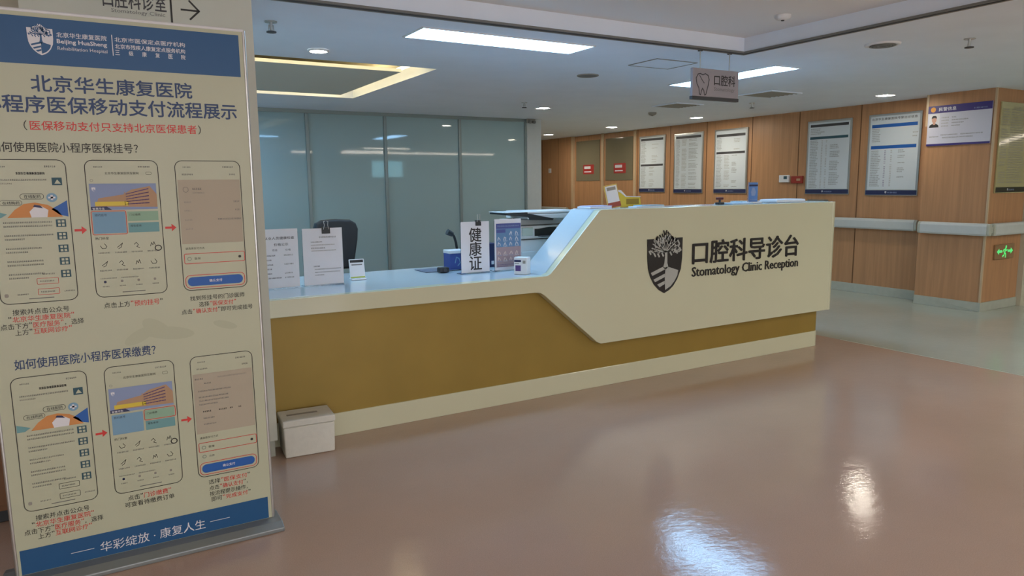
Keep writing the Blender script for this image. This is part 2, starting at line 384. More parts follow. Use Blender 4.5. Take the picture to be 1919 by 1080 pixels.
# lamps over the hall behind the viewpoint; recess panels added to warm the foreground
for x, xl in ((-2.6, 'left'), (.2, 'middle'), (2.8, 'right')):
    for y, yl in ((-1.6, 'front'), (-4.2, 'rear')):
        ceiling_panel(x-.62, x+.62, y-.16, y+.16, ZR, M_warm, 'added warm fill light panel in the hall recess, %s row, %s' % (yl, xl), 'added hall fill panels')
for x0, x1, q in ((4.6, 5.4, 'shortest of the row'), (5.9, 8.0, 'middle of the row'), (8.05, 10.5, 'longest of the row')):
    ceiling_panel(x0, x1, -1.16, -1.06, ZC, M_warm, 'slim linear ceiling light behind the hall, '+q, 'linear lights', drop=.03)
ceiling_panel(16.4, 21.4, -1.06, -.94, ZC, M_warm, 'slim linear ceiling light far down the right hall', drop=.03, rz=-.55)

for x0, x1, y0, y1, q in ((-.55, .65, 4.75, 5.05, 'over the desk end behind the column'), (.05, 1.25, 8.05, 8.35, 'in front of the glass partition behind the column')):  # unseen panels added to brighten the office and its glass
    ceiling_panel(x0, x1, y0, y1, ZC, M_cool, 'added ceiling fill panel hidden '+q)
for x, y, q in ((6.4, .9, 'nearer the counter'), (6.4, -.6, 'farther from the counter'), (10.6, 1.2, 'beyond the pillar')):  # unseen panels added to brighten the wood wall and side hall
    ceiling_panel(x-.6, x+.6, y-.15, y+.15, ZC, M_hall_fill, 'added fill light panel over the side corridor, '+q)

def sprinkler(x, y, lab):
    t = thing('sprinkler', lab, 'sprinkler', (x, y, ZC), 0, 'ceiling sprinklers')
    MB().cyl((0,0,-.006), (0,0,-.0005), .035, M_metal).build('rosette', t)
    MB().cyl((0,0,-.05), (0,0,-.006), .009, M_metal).cyl((-.012,0,-.02), (-.016,0,-.055), .003, M_metal, n=6).cyl((.012,0,-.02), (.016,0,-.055), .003, M_metal, n=6).cyl((0,0,-.062), (0,0,-.056), .028, M_dark).build('head', t)
sprinkler(.973, 4.343, 'sprinkler head beside the column top, nearest the banner')
sprinkler(4.388, 7.154, 'sprinkler head beside the small downlight near the glass partition')
sprinkler(5.172, 2.714, 'sprinkler head at the upper right of the view')
sprinkler(6.896, 6.051, 'sprinkler head just right of the hanging sign, near the wood wall')
t = thing('ceiling_vent', 'round ceiling air diffuser with dark curved fins at upper right', 'air vent', (4.814, 3.101, ZC))
MB().lathe([(.115, -.001), (.112, -.012), (.09, -.014), (.088, -.003)], 0, 0, M_plastic).build('ring', t)
fb = MB()
for r in (.075, .052, .03): fb.lathe([(r, -.004), (r+.008, -.018), (r-.006, -.018), (r-.008, -.004)], 0, 0, M_mid)
fb.build('fin', t)
MB().cyl((0,0,-.001), (0,0,-.004), .088, M_dark, n=24).build('backing', t)
def slot_vent(x, y, a, b, lab):
    t = thing('ceiling_vent', lab, 'air vent', (x, y, ZC), 0, 'square ceiling vents')
    MB().box(-a, a, -b, b, -.004, -.001, M_dark).build('backing', t)
    f = MB()
    for q in ((-a-.02, a+.02, -b-.02, -b), (-a-.02, a+.02, b, b+.02), (-a-.02, -a, -b, b), (a, a+.02, -b, b)): f.box(*q, -.012, -.001, M_ceil)
    f.build('frame', t)
    s = MB()
    for i in range(7): yy = -b+(i+.5)*2*b/7; s.prism([(yy-.012, -.004), (yy+.006, -.012), (yy+.010, -.012), (yy-.008, -.004)], -a, a, M_soft, 'x')
    s.build('slat', t)
slot_vent(6.37, 5.35, .22, .2, 'dark slatted ceiling vent right of the hanging sign')
slot_vent(6.229, 6.608, .2, .2, 'dark slatted ceiling vent below the hanging sign, farther back')
t = thing('smoke_detector', 'small round smoke detector dome beyond the hanging sign', 'smoke detector', (6.55, 7.42, ZC))
MB().lathe([(.055, -.0005), (.055, -.018), (.045, -.03), (.02, -.042), (0.001, -.043)], 0, 0, M_soft).build('housing', t)
MB().cyl((0,0,-.048), (0,0,-.043), .012, M_dark).build('sensor_cap', t)
t = thing('ceiling_speaker', 'flat round grey ceiling speaker right of the long light panel', 'speaker', (3.821, 5.169, ZC))
MB().cyl((0,0,-.008), (0,0,-.0005), .085, M_mid, n=28).build('grille', t)
MB().lathe([(.095, -.0005), (.095, -.007), (.087, -.010), (.085, -.004)], 0, 0, M_soft).build('ring', t)
t = thing('access_hatch', 'flush square ceiling access hatch near the soffit corner', 'hatch', (4.0, 4.42, ZC))
MB().box(-.2, .2, -.16, .16, -.004, -.0005, M_ceil).build('lid', t, bevel=.001)
f = MB()
for q in ((-.21, .21, -.17, -.165), (-.21, .21, .165, .17), (-.21, -.205, -.165, .165), (.205, .21, -.165, .165)): f.box(*q, -.006, -.0005, M_soft)
f.build('frame', t)
t = thing('smoke_detector', 'small round smoke detector in the recessed ceiling near the soffit', 'smoke detector', (3.90, 3.2, ZR))
MB().lathe([(.05, -.0005), (.05, -.015), (.035, -.028), (.001, -.032)], 0, 0, M_plastic).build('housing', t)
MB().cyl((0,0,-.036), (0,0,-.031), .01, M_dark).build('sensor_cap', t)
t = thing('security_camera', 'small grey wall camera at the top of the white post by the glass partition', 'camera', (5.52, 8.87, 2.31))
MB().box(-.05, .09, -.03, .005, -.03, .03, M_soft).build('bracket', t, bevel=.005)
MB().cyl((-.02,-.03,-.01), (-.02,-.07,-.02), .022, M_mid).cyl((.05,-.03,-.01), (.05,-.07,-.02), .022, M_mid).build('lens_barrel', t)

# hanging sign
t = thing('hanging_sign', 'grey hanging sign with a tooth outline above the reception counter', 'sign', (4.0, 3.86, 2.105))
MB().box(-.232, .232, -.012, .012, -.085, .112, mat('sign_grey', (160, 154, 158), .5)).build('board', t, bevel=.003)
MB().box(-.235, .235, -.014, .014, -.108, -.085, M_dark).build('bottom_rail', t)
for x in (-.153, .143): MB().cyl((x,0,.112), (x,0,ZC-2.105), .004, M_metal, n=8).cyl((x,0,ZC-2.105-.006),(x,0,ZC-2.105),.018,M_dark).build('hanger_rod', t)
s = MB().text('口腔科', -.02, .195, .0, .075, -.0128, M_ink, .012).text('Stomatology', -.02, .19, -.045, -.012, -.0128, M_mid)
def stroke(mb, pts, wd, y, m, closed=False):
    q = pts+[pts[0]] if closed else pts
    for (a, b), (c_, d) in zip(q[:-1], q[1:]):
        L = math.hypot(c_-a, d-b) or 1; nx, nz = -(d-b)/L*wd/2, (c_-a)/L*wd/2; ex, ez = (c_-a)/L*wd*.3, (d-b)/L*wd*.3
        mb.flat([(a+nx-ex, b+nz-ez), (a-nx-ex, b-nz-ez), (c_-nx+ex, d-nz+ez), (c_+nx+ex, d+nz+ez)], y, m)
tooth = [(-.21,.045),(-.19,.075),(-.165,.08),(-.14,.072),(-.11,.082),(-.08,.07),(-.068,.04),(-.075,.0),(-.09,-.04),(-.1,-.075),(-.115,-.08),(-.125,-.045),(-.138,-.03),(-.15,-.05),(-.158,-.08),(-.17,-.075),(-.178,-.03),(-.2,.0)]
stroke(s, [(a*.9-.01, b*.92) for a, b in tooth], .007, -.0128, M_dark, True)
stroke(s, [(-.165,.06),(-.145,.035),(-.12,.01)], .006, -.0128, M_dark)
s.build('lettering', t)

# ------------------------------------------------------------------ shield-and-tree logo (unit coordinates: x 0..1, z 0 tip .. 1 shoulder)
def logo(mb, x0, z0, w_, h_, y, md, ml, step, depth=0, fine=True):
    def P(px, py):
        u = (px-175)/515; yy = py+.068*(px-175); v = (1017-yy)/792
        return (x0+u*w_, z0+v*h_)
    sh = [(175,225),(262,219),(285,252),(312,190),(338,228),(362,178),(392,212),(418,170),(452,205),(476,158),(505,208),(535,172),(560,215),(588,200),(604,196),(690,190),(688,480),(672,650),(620,800),(560,900),(500,960),(430,1000),
          (350,950),(280,870),(225,760),(192,640),(180,480)]
    sh = [P(*q) for q in sh]
    if depth: mb.prism(sh[::-1], y, y+depth, md)
    else: mb.flat(sh[::-1], y, md)
    y2 = y-step
    def pl(pts): mb.flat([P(*q) for q in pts], y2, ml)
    pl([(405,622),(422,560),(430,470),(424,400),(462,400),(464,470),(466,560),(480,618),(440,660)])
    pl([(440,620),(480,618),(630,668),(618,745),(575,830),(520,900),(440,955),(432,780)])
    pl([(228,702),(410,612),(440,640),(432,655),(250,745)]); pl([(265,800),(432,715),(432,765),(292,836)]); pl([(322,872),(432,820),(432,868),(358,912)])
    if fine:
        c0 = (443, 405)
        for a_, b_ in (((405,100),(425,150)),((450,96),(440,150)),((470,118),(490,150)),((385,150),(400,185)),((500,150),(525,190)),((350,165),(370,205)),((455,160),(470,205)),((318,185),(335,215)),((540,185),(555,220)),((420,150),(428,190)),((300,200),(310,235)),((575,200),(590,235))):
            stroke(mb, [P(*a_), P(*b_)], w_*.036, y, md)
        for ex, ey in ((250,290),(235,350),(300,240),(350,215),(400,190),(470,200),(520,225),(590,250),(620,300),(300,330),(560,340),(280,390)):
            st = []; a = P(*c0); b = P(ex, ey); stroke(mb, [a, b], w_*.018, y2, ml)
        random.seed(3)
        for i in range(46):
            a = random.uniform(-1.45, 1.45); r = random.uniform(.45, 1)
            px = 440+math.sin(a)*225*r; py = 400-math.cos(a)*250*r+40*abs(math.sin(a))*r
            if py < 110+abs(px-440)*.35: continue
            g = a*.6+random.uniform(-.3, .3); dx, dy = math.sin(g)*22, -math.cos(g)*22
            stroke(mb, [P(px-dx, py-dy), P(px+dx, py+dy)], w_*.034, y2-step*.3, ml)
        for px, py in ((212,415),(280,445),(335,450),(395,440),(515,425),(600,400),(650,360),(625,255)):
            stroke(mb, [P(px-10, py-20), P(px+10, py+20)], w_*.04, y2, ml)

# ------------------------------------------------------------------ reception counter
rc = thing('reception_counter', 'long white and gold reception counter with a raised angled end and shield logo', 'reception counter', (3.1, 3.87, 0))
def L(mb, name, bevel=0, parent=None, **k):
    """parts modelled in room coordinates, then moved to the counter's own origin"""
    mb.v = [(a-3.1, b-3.87, c_) for a, b, c_ in mb.v]
    return mb.build(name, parent or rc, bevel, **k)
YF = 3.80
fas = [(.749,.723),(2.40,.719)]+[(2.445,.713),(2.475,.693)]+[(2.895,.338),(2.93,.322)]+[(5.348,.32),(5.348,1.235),(2.935,1.235),(2.91,1.228),(2.52,.834),(2.487,.821),(.749,.818)]
L(MB().prism(fas, YF, 3.87, M_white), 'front_fascia', .004)
corner = arc(5.348, 3.90, .10, -90, 0)+[(5.448, 4.7), (5.378, 4.7)]+arc(5.348, 3.90, .03, 0, -90, 6)
L(MB().prism(corner, .32, 1.235, M_white, 'z', True), 'end_fascia')
body = [(.749, 3.87)]+arc(5.28, 3.93, .06, -90, 0)+[(5.34, 4.69), (.749, 4.69)]
L(MB().prism(body, .133, .77, M_gold, 'z'), 'gold_panel')
pl = [(.749, 3.862)]+arc(5.275, 3.927, .065, -90, 0)+[(5.34, 4.69), (.749, 4.69)]
L(MB().prism(pl, 0, .133, M_white, 'z'), 'plinth', .003)
L(MB().box(.749, 5.3, 3.856, 4.735, .775, .8195, M_top_lit), 'worktop', .002)
L(MB().prism([(2.487,.8205),(2.52,.834),(2.91,1.228),(2.935,1.2348),(2.975,1.2348),(2.975,1.185),(2.585,.8205)], 3.856, 4.13, M_top_lit), 'sloped_upstand', .002)
top = [(2.96, 3.856), (5.36, 3.856)]+[(5.39, 3.9)]+[(5.39, 4.69), (5.1, 4.69), (5.1, 4.13), (2.96, 4.13)]
L(MB().prism(top, 1.185, 1.2349, M_top_lit, 'z'), 'counter_top', .003)
L(MB().prism([(2.62,.82),(5.1,.82),(5.1,1.184),(3.0,1.184)], 4.08, 4.125, M_white), 'rear_panel')
s = MB().text('口腔科导诊台', 3.757, 4.925, .812, .982, YF-.008, M_ink, .018, .008)
s.text('Stomatology Clinic Reception', 3.757, 4.93, .700, .792, YF-.006, M_ink, .014, .006)
L(s, 'lettering')
s = MB(); logo(s, 3.325, .625, .331, .392, YF-.006, M_ink, M_inlay, .0012, .006)
L(s, 'logo')

# ------------------------------------------------------------------ standing banner
bn = thing('display_banner', 'tall cream standing banner with blue header showing six phone screens', 'banner', (.107, 2.95, 0))
def BB(mb, name, bevel=0): mb.v = [(a-.107, b-2.95, c_) for a, b, c_ in mb.v]; return mb.build(name, bn, bevel)
BB(MB().box(-.328, .552, 2.951, 2.966, .03, 1.992, M_sheet), 'print_sheet')
BB(MB().cyl((.556,2.956,.03), (.556,2.956,1.995), .007, M_metal).cyl((-.332,2.956,.03), (-.332,2.956,1.995), .007, M_metal).cyl((-.332,2.956,1.994), (.556,2.956,1.994), .007, M_plastic), 'frame')
BB(MB().prism([(2.862,0),(2.862,.018),(2.90,.032),(3.0,.034),(3.06,.02),(3.06,0)], -.38, .582, mat('base_grey', (132, 138, 138), .4, metal=.3), 'x'), 'base_plate', .004)
BB(MB().cyl((.1,3.03,.03),(.1,2.975,1.9),.008,M_metal), 'rear_pole')
Y0, Y1, Y2, Y3 = 2.9502, 2.9496, 2.9490, 2.9484
BB(MB().rect(-.322, .537, 1.822, 1.976, Y0, M_blue), 'header_band')
BB(MB().rect(-.319, .538, .034, .126, Y0, M_blue), 'footer_band')
s = MB(); logo(s, -.136, 1.853, .074, .088, Y1, M_paper, M_blue, .0004)
s.text('北京华生康复医院', -.052, .097, 1.916, 1.933, Y1, M_paper, .01).text('Beijing HuaSheng', -.052, .096, 1.892, 1.910, Y1, M_paper, .02).text('Rehabilitation Hospital', -.052, .096, 1.871, 1.886, Y1, M_paper)
s.rect(.1120, .1145, 1.868, 1.939, Y1, M_paper)
s.text('北京市医保定点医疗机构', .121, .348, 1.916, 1.932, Y1, M_paper, .01).text('北京市残疾人康复定点服务机构', .121, .347, 1.893, 1.909, Y1, M_paper, .01)
for i, ch in enumerate('三级康复医院'): s.text(ch, .120+i*.0425, .134+i*.0425, 1.872, 1.888, Y1, M_paper, .01)
s.text('华彩绽放 · 康复人生', -.072, .293, .052, .092, Y1, M_paper)
s.rect(-.166, -.092, .0735, .0755, Y1, M_paper).rect(.311, .386, .0735, .0755, Y1, M_paper)
BB(s, 'white_lettering')
s = MB().text('北京华生康复医院', -.139, .360, 1.733, 1.788, Y1, M_btxt, .016)
s.text('小程序医保移动支付流程展示', -.286, .513, 1.662, 1.719, Y1, M_btxt, .016)
s.text('如何使用医院小程序医保挂号？', -.272, .166, 1.530, 1.564, Y1, M_blk, .006).text('如何使用医院小程序医保缴费？', -.272, .168, .783, .820, Y1, M_btxt, .01)
s.text('（', -.172, -.162, 1.603, 1.636, Y1, M_blk).text('）', .372, .382, 1.603, 1.636, Y1, M_blk)
s.text('医保移动支付只支持北京医保患者', -.154, .367, 1.604, 1.636, Y1, M_red, .008)
def mixed(x0, x1, z, h, segs):
    tot = sum(len(a) if ord(a[0]) > 255 else len(a)*.5 for a, _ in segs); x = x0
    for a, m in segs:
        n_ = len(a) if ord(a[0]) > 255 else len(a)*.5
        e = x+(x1-x0)*n_/tot
        if a == '，': s.text(a, x+.002, x+.006, z-h/2, z-h*.2, Y1, m)
        else: s.text(a, x+.0015, e-.0015, z-h/2 if n_ > .5 else z+h*.2, z+h/2, Y1, m, .004)
        x = e
K, Rr = M_blk, M_red
for dz in (0, -.748):
    mixed(-.262, -.093, .985+dz, .020, [('搜索并点击公众号', K)])
    mixed(-.275, -.080, .961+dz, .020, [('"', K), ('北京华生康复医院', Rr), ('"', Rr)])
    mixed(-.300, -.052, .937+dz, .020, [('点击下方', K), ('"', K), ('医疗服务', Rr), ('"', Rr), ('，', K), ('选择', K)])
    mixed(-.261, -.091, .914+dz, .020, [('上方', K), ('"', K), ('互联网诊疗', Rr), ('"', Rr)])
mixed(.012, .207, .984, .021, [('点击上方', K), ('"', Rr), ('预约挂号', Rr), ('"', K)])
mixed(.299, .500, .984, .019, [('找到所挂号的门诊医师', K)])
mixed(.329, .467, .959, .019, [('选择', K), ('"', Rr), ('医保支付', Rr), ('"', Rr)])
mixed(.266, .528, .934, .019, [('点击', K), ('"', Rr), ('确认支付', Rr), ('"', K), ('即可完成挂号', K)])
mixed(.031, .182, .241, .020, [('点击', K), ('"', K), ('门诊缴费', Rr), ('"', Rr)])
mixed(.019, .192, .215, .020, [('可查看待缴费订单', K)])
mixed(.316, .476, .240, .019, [('选择', K), ('"', Rr), ('医保支付', Rr), ('"', K)])
mixed(.316, .478, .214, .019, [('点击', K), ('"', Rr), ('确认支付', Rr), ('"', K), ('，', K)])
mixed(.316, .476, .190, .019, [('按流程提示操作', K), ('，', K)])
mixed(.321, .474, .166, .019, [('即可', K), ('"', Rr), ('完成支付', Rr), ('"', K)])
BB(s, 'dark_lettering')
for x, z in ((-.055, 1.26), (.234, 1.258), (-.052, .510), (.236, .511)):
    s = MB().flat([(x,z-.004),(x+.022,z-.004),(x+.022,z-.014),(x+.038,z),(x+.022,z+.014),(x+.022,z+.004),(x,z+.004)], Y1, M_red)
    BB(s, 'red_arrow')
def phone(kind, x0, z0, x1, z1, row):
    s = MB(); W, H = x1-x0, z1-z0
    X = lambda u: x0+u*W
    Z = lambda v: z1-v*H
    s.rring(x0, x1, z0, z1, .026, .0026, Y1, M_blk)
    s.scrib(X(.12), X(.24), Z(.05), .005, Y1, M_mid).scrib(X(.72), X(.88), Z(.048), .006, Y1, M_mid)
    if kind == 1:
        s.scrib(X(.36), X(.72), Z(.095), .008, Y1, K); s.text('北京华生康复医院', X(.36), X(.72), Z(.105), Z(.087), Y2, K)
        s.scrib(X(.10), X(.74), Z(.14), .0055, Y1, M_mid).scrib(X(.10), X(.30), Z(.165), .005, Y1, M_soft)
        s.rect(X(.04), X(.96), Z(.385), Z(.19), Y0, M_sheet)
        s.rect(X(.80), X(.93), Z(.178), Z(.125), Y1, M_teal).flat([(X(.83),Z(.168)),(X(.915),Z(.168)),(X(.87),Z(.138))], Y2, M_sheet)
        s.flat([(X(.2),Z(.40)),(X(.90),Z(.40)),(X(.84),Z(.355)),(X(.72),Z(.315)),(X(.56),Z(.297)),(X(.42),Z(.305)),(X(.30),Z(.345))], Y1, M_orange)
        s.flat([(X(.02),Z(.40)),(X(.12),Z(.40)),(X(.2),Z(.375)),(X(.02),Z(.345))], Y1, M_cardt)
        s.flat([(X(.97),Z(.40)),(X(.97),Z(.285)),(X(.76),Z(.345)),(X(.86),Z(.385))], Y1, M_bluebtn)
        s.flat([(X(.50),Z(.40)),(X(.70),Z(.40)),(X(.72),Z(.35)),(X(.64),Z(.325)),(X(.54),Z(.33)),(X(.48),Z(.36))], Y2, M_paper)
        s.flat([(X(.53),Z(.326)),(X(.66),Z(.338)),(X(.62),Z(.318)),(X(.55),Z(.312))], Y3, M_navy)
        s.rfill(X(.38), X(.68), Z(.275), Z(.235), .009, Y1, M_sheet).rring(X(.38), X(.68), Z(.275), Z(.235), .009, .0015, Y2, K).text('在线配药', X(.43), X(.64), Z(.267), Z(.243), Y2, K, .01)
        s.rfill(X(.12), X(.40), Z(.315), Z(.28), .008, Y2, M_sheet).rring(X(.12), X(.40), Z(.315), Z(.28), .008, .0012, Y3, K).text('在线购药', X(.16), X(.37), Z(.308), Z(.287), Y3, K, .01)
        s.rfill(X(.71), X(.85), Z(.295), Z(.233), .015, Y1, M_cardb); s.rect(X(.765), X(.795), Z(.282), Z(.246), Y2, M_paper).rect(X(.735), X(.825), Z(.270), Z(.258), Y2, M_paper)
        for i, v in enumerate((.445, .535, .625, .715, .805)):
            s.scrib(X(.14), X(.76 if i < 2 else .60), Z(v-.012), .0055, Y1, M_mid).scrib(X(.14), X((.76, .38, .42, .60, .40)[i]), Z(v+.014), .0055, Y1, M_mid)
            s.rect(X(.80), X(.93), Z(v+.026), Z(v-.027), Y1, M_teal)
            for q in ((.825, .86), (.875, .91)):
                for a in (-.012, .012): s.rect(X(q[0]), X(q[1]), Z(v+a+.008), Z(v+a-.008), Y2, M_sheet)
        s.scrib(X(.56), X(.72), Z(.80), .005, Y1, M_mid)
        for v in (.85, .925):
            s.rring(X(.48), X(.76), Z(v+.022), Z(v-.022), .003, .0014, Y1, M_red if row == 0 else M_blk); s.scrib(X(.52), X(.70), Z(v), .005, Y2, M_mid)
        s.scrib(X(.22), X(.36), Z(.935), .005, Y1, M_mid).scrib(X(.82), X(.96), Z(.93), .005, Y1, M_mid).rfill(X(.06), X(.11), Z(.95), Z(.925), .004, Y1, M_soft)
    if kind == 2:
        s.text('北京华生康复医院互联网', X(.26), X(.72), Z(.105), Z(.086), Y1, K); s.rring(X(.82), X(.90), Z(.107), Z(.085), .004, .001, Y1, K)
        s.rring(X(.06), X(.10), Z(.155), Z(.138), .004, .001, Y1, M_mid)
        s.rect(X(.04), X(.95), Z(.36), Z(.17), Y1, M_sky)
        s.flat([(X(.1),Z(.335)),(X(.95),Z(.345)),(X(.95),Z(.25)),(X(.86),Z(.19)),(X(.60),Z(.215)),(X(.48),Z(.25)),(X(.15),Z(.275))], Y2, M_tan)
        for k in range(5): s.flat([(X(.52),Z(.245+.018*k)),(X(.84),Z(.205+.026*k)),(X(.84),Z(.212+.026*k)),(X(.52),Z(.250+.018*k))], Y3, M_violet)
        for k in range(9): s.rect(X(.5+.045*k), X(.508+.045*k), Z(.335), Z(.23), Y3, M_tan)
        s.rect(X(.10), X(.55), Z(.33), Z(.30), Y3, M_yel)
        s.flat([(X(.04),Z(.36)),(X(.32),Z(.36)),(X(.25),Z(.335)),(X(.04),Z(.335))], Y3, M_navy)
        s.text('智慧华生', X(.06), X(.22), Z(.357), Z(.341), Y3-.0004, M_paper, .01)
        logo(s, X(.07), Z(.225), .012, .014, Y3, M_paper, M_sky, .0003, fine=False)
        s.rect(X(.05), X(.49), Z(.53), Z(.375), Y1, M_cardb).rect(X(.52), X(.95), Z(.445), Z(.375), Y1, M_cardg).rect(X(.52), X(.95), Z(.53), Z(.458), Y1, M_cardt)
        s.text('预约挂号', X(.08), X(.24), Z(.405), Z(.388), Y2, K).text('门诊缴费', X(.55), X(.70), Z(.407), Z(.391), Y2, K).text('报告查询', X(.55), X(.70), Z(.488), Z(.472), Y2, K)
        if row == 0: s.rring(X(.03), X(.505), Z(.54), Z(.366), .006, .0022, Y2, M_red)
        else: s.rring(X(.505), X(.97), Z(.452), Z(.366), .006, .0022, Y2, M_red)
        s.text('热门科室', X(.06), X(.24), Z(.575), Z(.556), Y1, K)
        for r, v in enumerate((.625, .755)):
            for i in range(4):
                cx, cz = X(.16+.225*i), Z(v); q = .010
                shp = [[(cx-q,cz+.003),(cx-q*.5,cz-q*.7),(cx+q*.6,cz-q*.7),(cx+q,cz),(cx+q*.3,cz+q)], [(cx-q,cz-q*.5),(cx-q*.2,cz+.001),(cx+q*.8,cz+q),(cx+q*.2,cz-q*.6),(cx-q*.6,cz-q)],
                       [(cx-q*.8,cz+q*.3),(cx,cz+q),(cx+q*.6,cz+.001),(cx,cz-q*.5),(cx+q,cz-q)], [(cx-q*.7,cz-q*.6),(cx-q*.3,cz+q*.7),(cx+q*.1,cz-.002),(cx+q*.5,cz+q),(cx+q*.9,cz-q*.4)]][(i+r) % 4]
                stroke(s, shp, .0018, Y1, K); s.scrib(cx-.018, cx+.018, Z(v+.047), .005, Y1, M_mid)
        s.rring(X(.86), X(.965), Z(.675), Z(.630), .0115, .0035, Y2, K)
        s.scrib(X(.08), X(.30), Z(.86), .004, Y1, M_mid).scrib(X(.36), X(.60), Z(.86), .004, Y1, M_mid)
        for i in range(4):
            s.rfill(X(.12+.23*i), X(.155+.23*i), Z(.895), Z(.877), .003, Y1, M_navy if i == 0 else M_soft); s.scrib(X(.10+.23*i), X(.19+.23*i), Z(.92), .0045, Y1, M_mid)
    if kind == 3:
        s.scrib(X(.10), X(.28), Z(.105), .006, Y1, M_mid).scrib(X(.82), X(.92), Z(.105), .006, Y1, M_mid)
        gb = .635
        s.rect(X(.03), X(.975), Z(gb), Z(.145), Y1, M_shade)
        if row == 0:
            s.rring(X(.10), X(.18), Z(.24), Z(.20), .008, .0014, Y2, M_mid).scrib(X(.24), X(.38), Z(.215), .007, Y2, M_mid).scrib(X(.24), X(.42), Z(.245), .005, Y2, M_soft)
            for v, u0, u1 in ((.315,.86,.95), (.38,.88,.96), (.45,.60,.96), (.52,.95,.95)): s.scrib(X(.10), X(.22), Z(v), .0055, Y2, M_soft).scrib(X(u0), X(u1), Z(v), .006, Y2, M_mid)
        else:
            s.scrib(X(.06), X(.2), Z(.185), .0065, Y2, M_mid).scrib(X(.42), X(.90), Z(.185), .005, Y2, M_soft).scrib(X(.2), X(.32), Z(.225), .0055, Y2, M_mid)
            for v, u1 in ((.285, .62), (.335, .58), (.365, .58), (.395, .4)): s.scrib(X(.1), X(u1), Z(v), .0055, Y2, M_mid)
            for u0, u1 in ((.15, .28), (.40, .52), (.58, .64), (.72, .78)): s.scrib(X(u0), X(u1), Z(.455), .0065, Y2, K)
            s.scrib(X(.15), X(.33), Z(.51), .0055, Y2, M_mid).scrib(X(.15), X(.36), Z(.56), .0055, Y2, M_mid)
        s.text('请选择支付方式', X(.07), X(.36), Z(.680), Z(.662), Y1, K)
        s.rring(X(.04), X(.985), Z(.79), Z(.71), .006, .0022, Y2, M_red).rring(X(.09), X(.15), Z(.765), Z(.738), .0055, .0012, Y1, M_teal).text('医保', X(.20), X(.29), Z(.760), Z(.742), Y1, K).rfill(X(.88), X(.925), Z(.762), Z(.742), .004, Y1, K)
        if row: s.rring(X(.09), X(.15), Z(.84), Z(.815), .0055, .0012, Y1, M_teal).text('自费', X(.20), X(.28), Z(.837), Z(.82), Y1, M_mid)
        s.rfill(X(.07), X(.93), Z(.965), Z(.895), .016, Y1, M_bluebtn).text('确认支付', X(.40), X(.60), Z(.941), Z(.918), Y2, M_paper, .01)
        s.rring(X(.035), X(.965), Z(.982), Z(.878), .018, .0022, Y2, M_red)
    else: s.rect(X(.36), X(.68), Z(.972), Z(.966), Y1, M_mid)
    BB(s, 'phone_screenshot')
for row, (za, zb) in enumerate(((1.014, 1.506), (.264, .756))):
    phone(1, -.291, za, -.062, zb, row); phone(2, -.008, za, .226, zb, row); phone(3, .281, za, .513, zb, row)
# pale watermark petals printed on the sheet
M_water = mat('watermark_ink', (179, 182, 155), .5)
s = MB()
for cx, cz, a, r in ((.18, .88, .5, .08), (.22, .86, 1.3, .09), (.12, .86, 2.4, .07), (.42, .87, 1.0, .05)):
    pts = []
    for i in range(16):
        tt = 2*PI*i/16; px, pz = r*.45*math.cos(tt), r*math.sin(tt); pts.append((cx+px*math.cos(a)-pz*math.sin(a), cz+(px*math.sin(a)+pz*math.cos(a))*.6))
    s.flat(pts, Y0+.0001*r*10, M_water)
BB(s, 'watermark')

# lettering on the white column, just above the banner
t = thing('column_sign', 'grey clinic direction lettering with an arrow on the column above the banner', 'sign', (.32, 3.72, 2.2))
s = MB().text('口腔科诊室', -.20, .052, -.002, .075, -.002, M_dark, .008).text('Stomatology Clinic', -.17, .045, -.027, -.006, -.002, M_mid)
s.build('lettering', t)
s = MB().rect(.068, .076, -.055, .09, -.002, M_blk); s.build('divider', t)
s = MB(); stroke(s, [(.114,.018),(.188,.018)], .008, -.002, M_blk); stroke(s, [(.150,.060),(.190,.018),(.150,-.022)], .008, -.0021, M_blk); s.build('arrow', t)

# dark cabinet left of the banner
t = thing('cabinet', 'low dark brown cabinet half hidden behind the left edge of the banner', 'cabinet', (-.95, 3.55, 0))
MB().box(-.6, .70, 0, .40, .06, 1.0, M_wooddk).box(-.58, .68, .03, .38, 0, .06, M_black).build('body', t, .004)
for x in (-.29, .35):
    d = MB().box(x-.30, x+.30, -.018, -.001, .09, .97, M_wooddk).build('door', t, .003); MB().box(x+.24, x+.25, -.035, -.019, .5, .62, M_metal).build('handle', d)

# styrofoam box on the floor
t = thing('foam_box', 'white styrofoam box with lid on the floor against the gold counter front', 'box', (.905, 3.745, 0), math.radians(-4))
def ins(mb, x, y, z0, z1, k, m):
    mb.face([(-x*k,-y*k,z0),(x*k,-y*k,z0),(x*k,y*k,z0),(-x*k,y*k,z0),(-x,-y,z1),(x,-y,z1),(x,y,z1),(-x,y,z1)], [(0,3,2,1),(4,5,6,7),(0,1,5,4),(1,2,6,5),(2,3,7,6),(3,0,4,7)], m); return mb
ins(MB(), .132, .095, 0.001, .165, .97, M_foam).build('body', t, .007)
ins(MB(), .136, .099, .166, .203, 1.0, M_foam).build('lid', t, .007)
MB().box(-.10, .06, -.012, .012, .2032, .2042, M_soft).build('lid_tape', t)

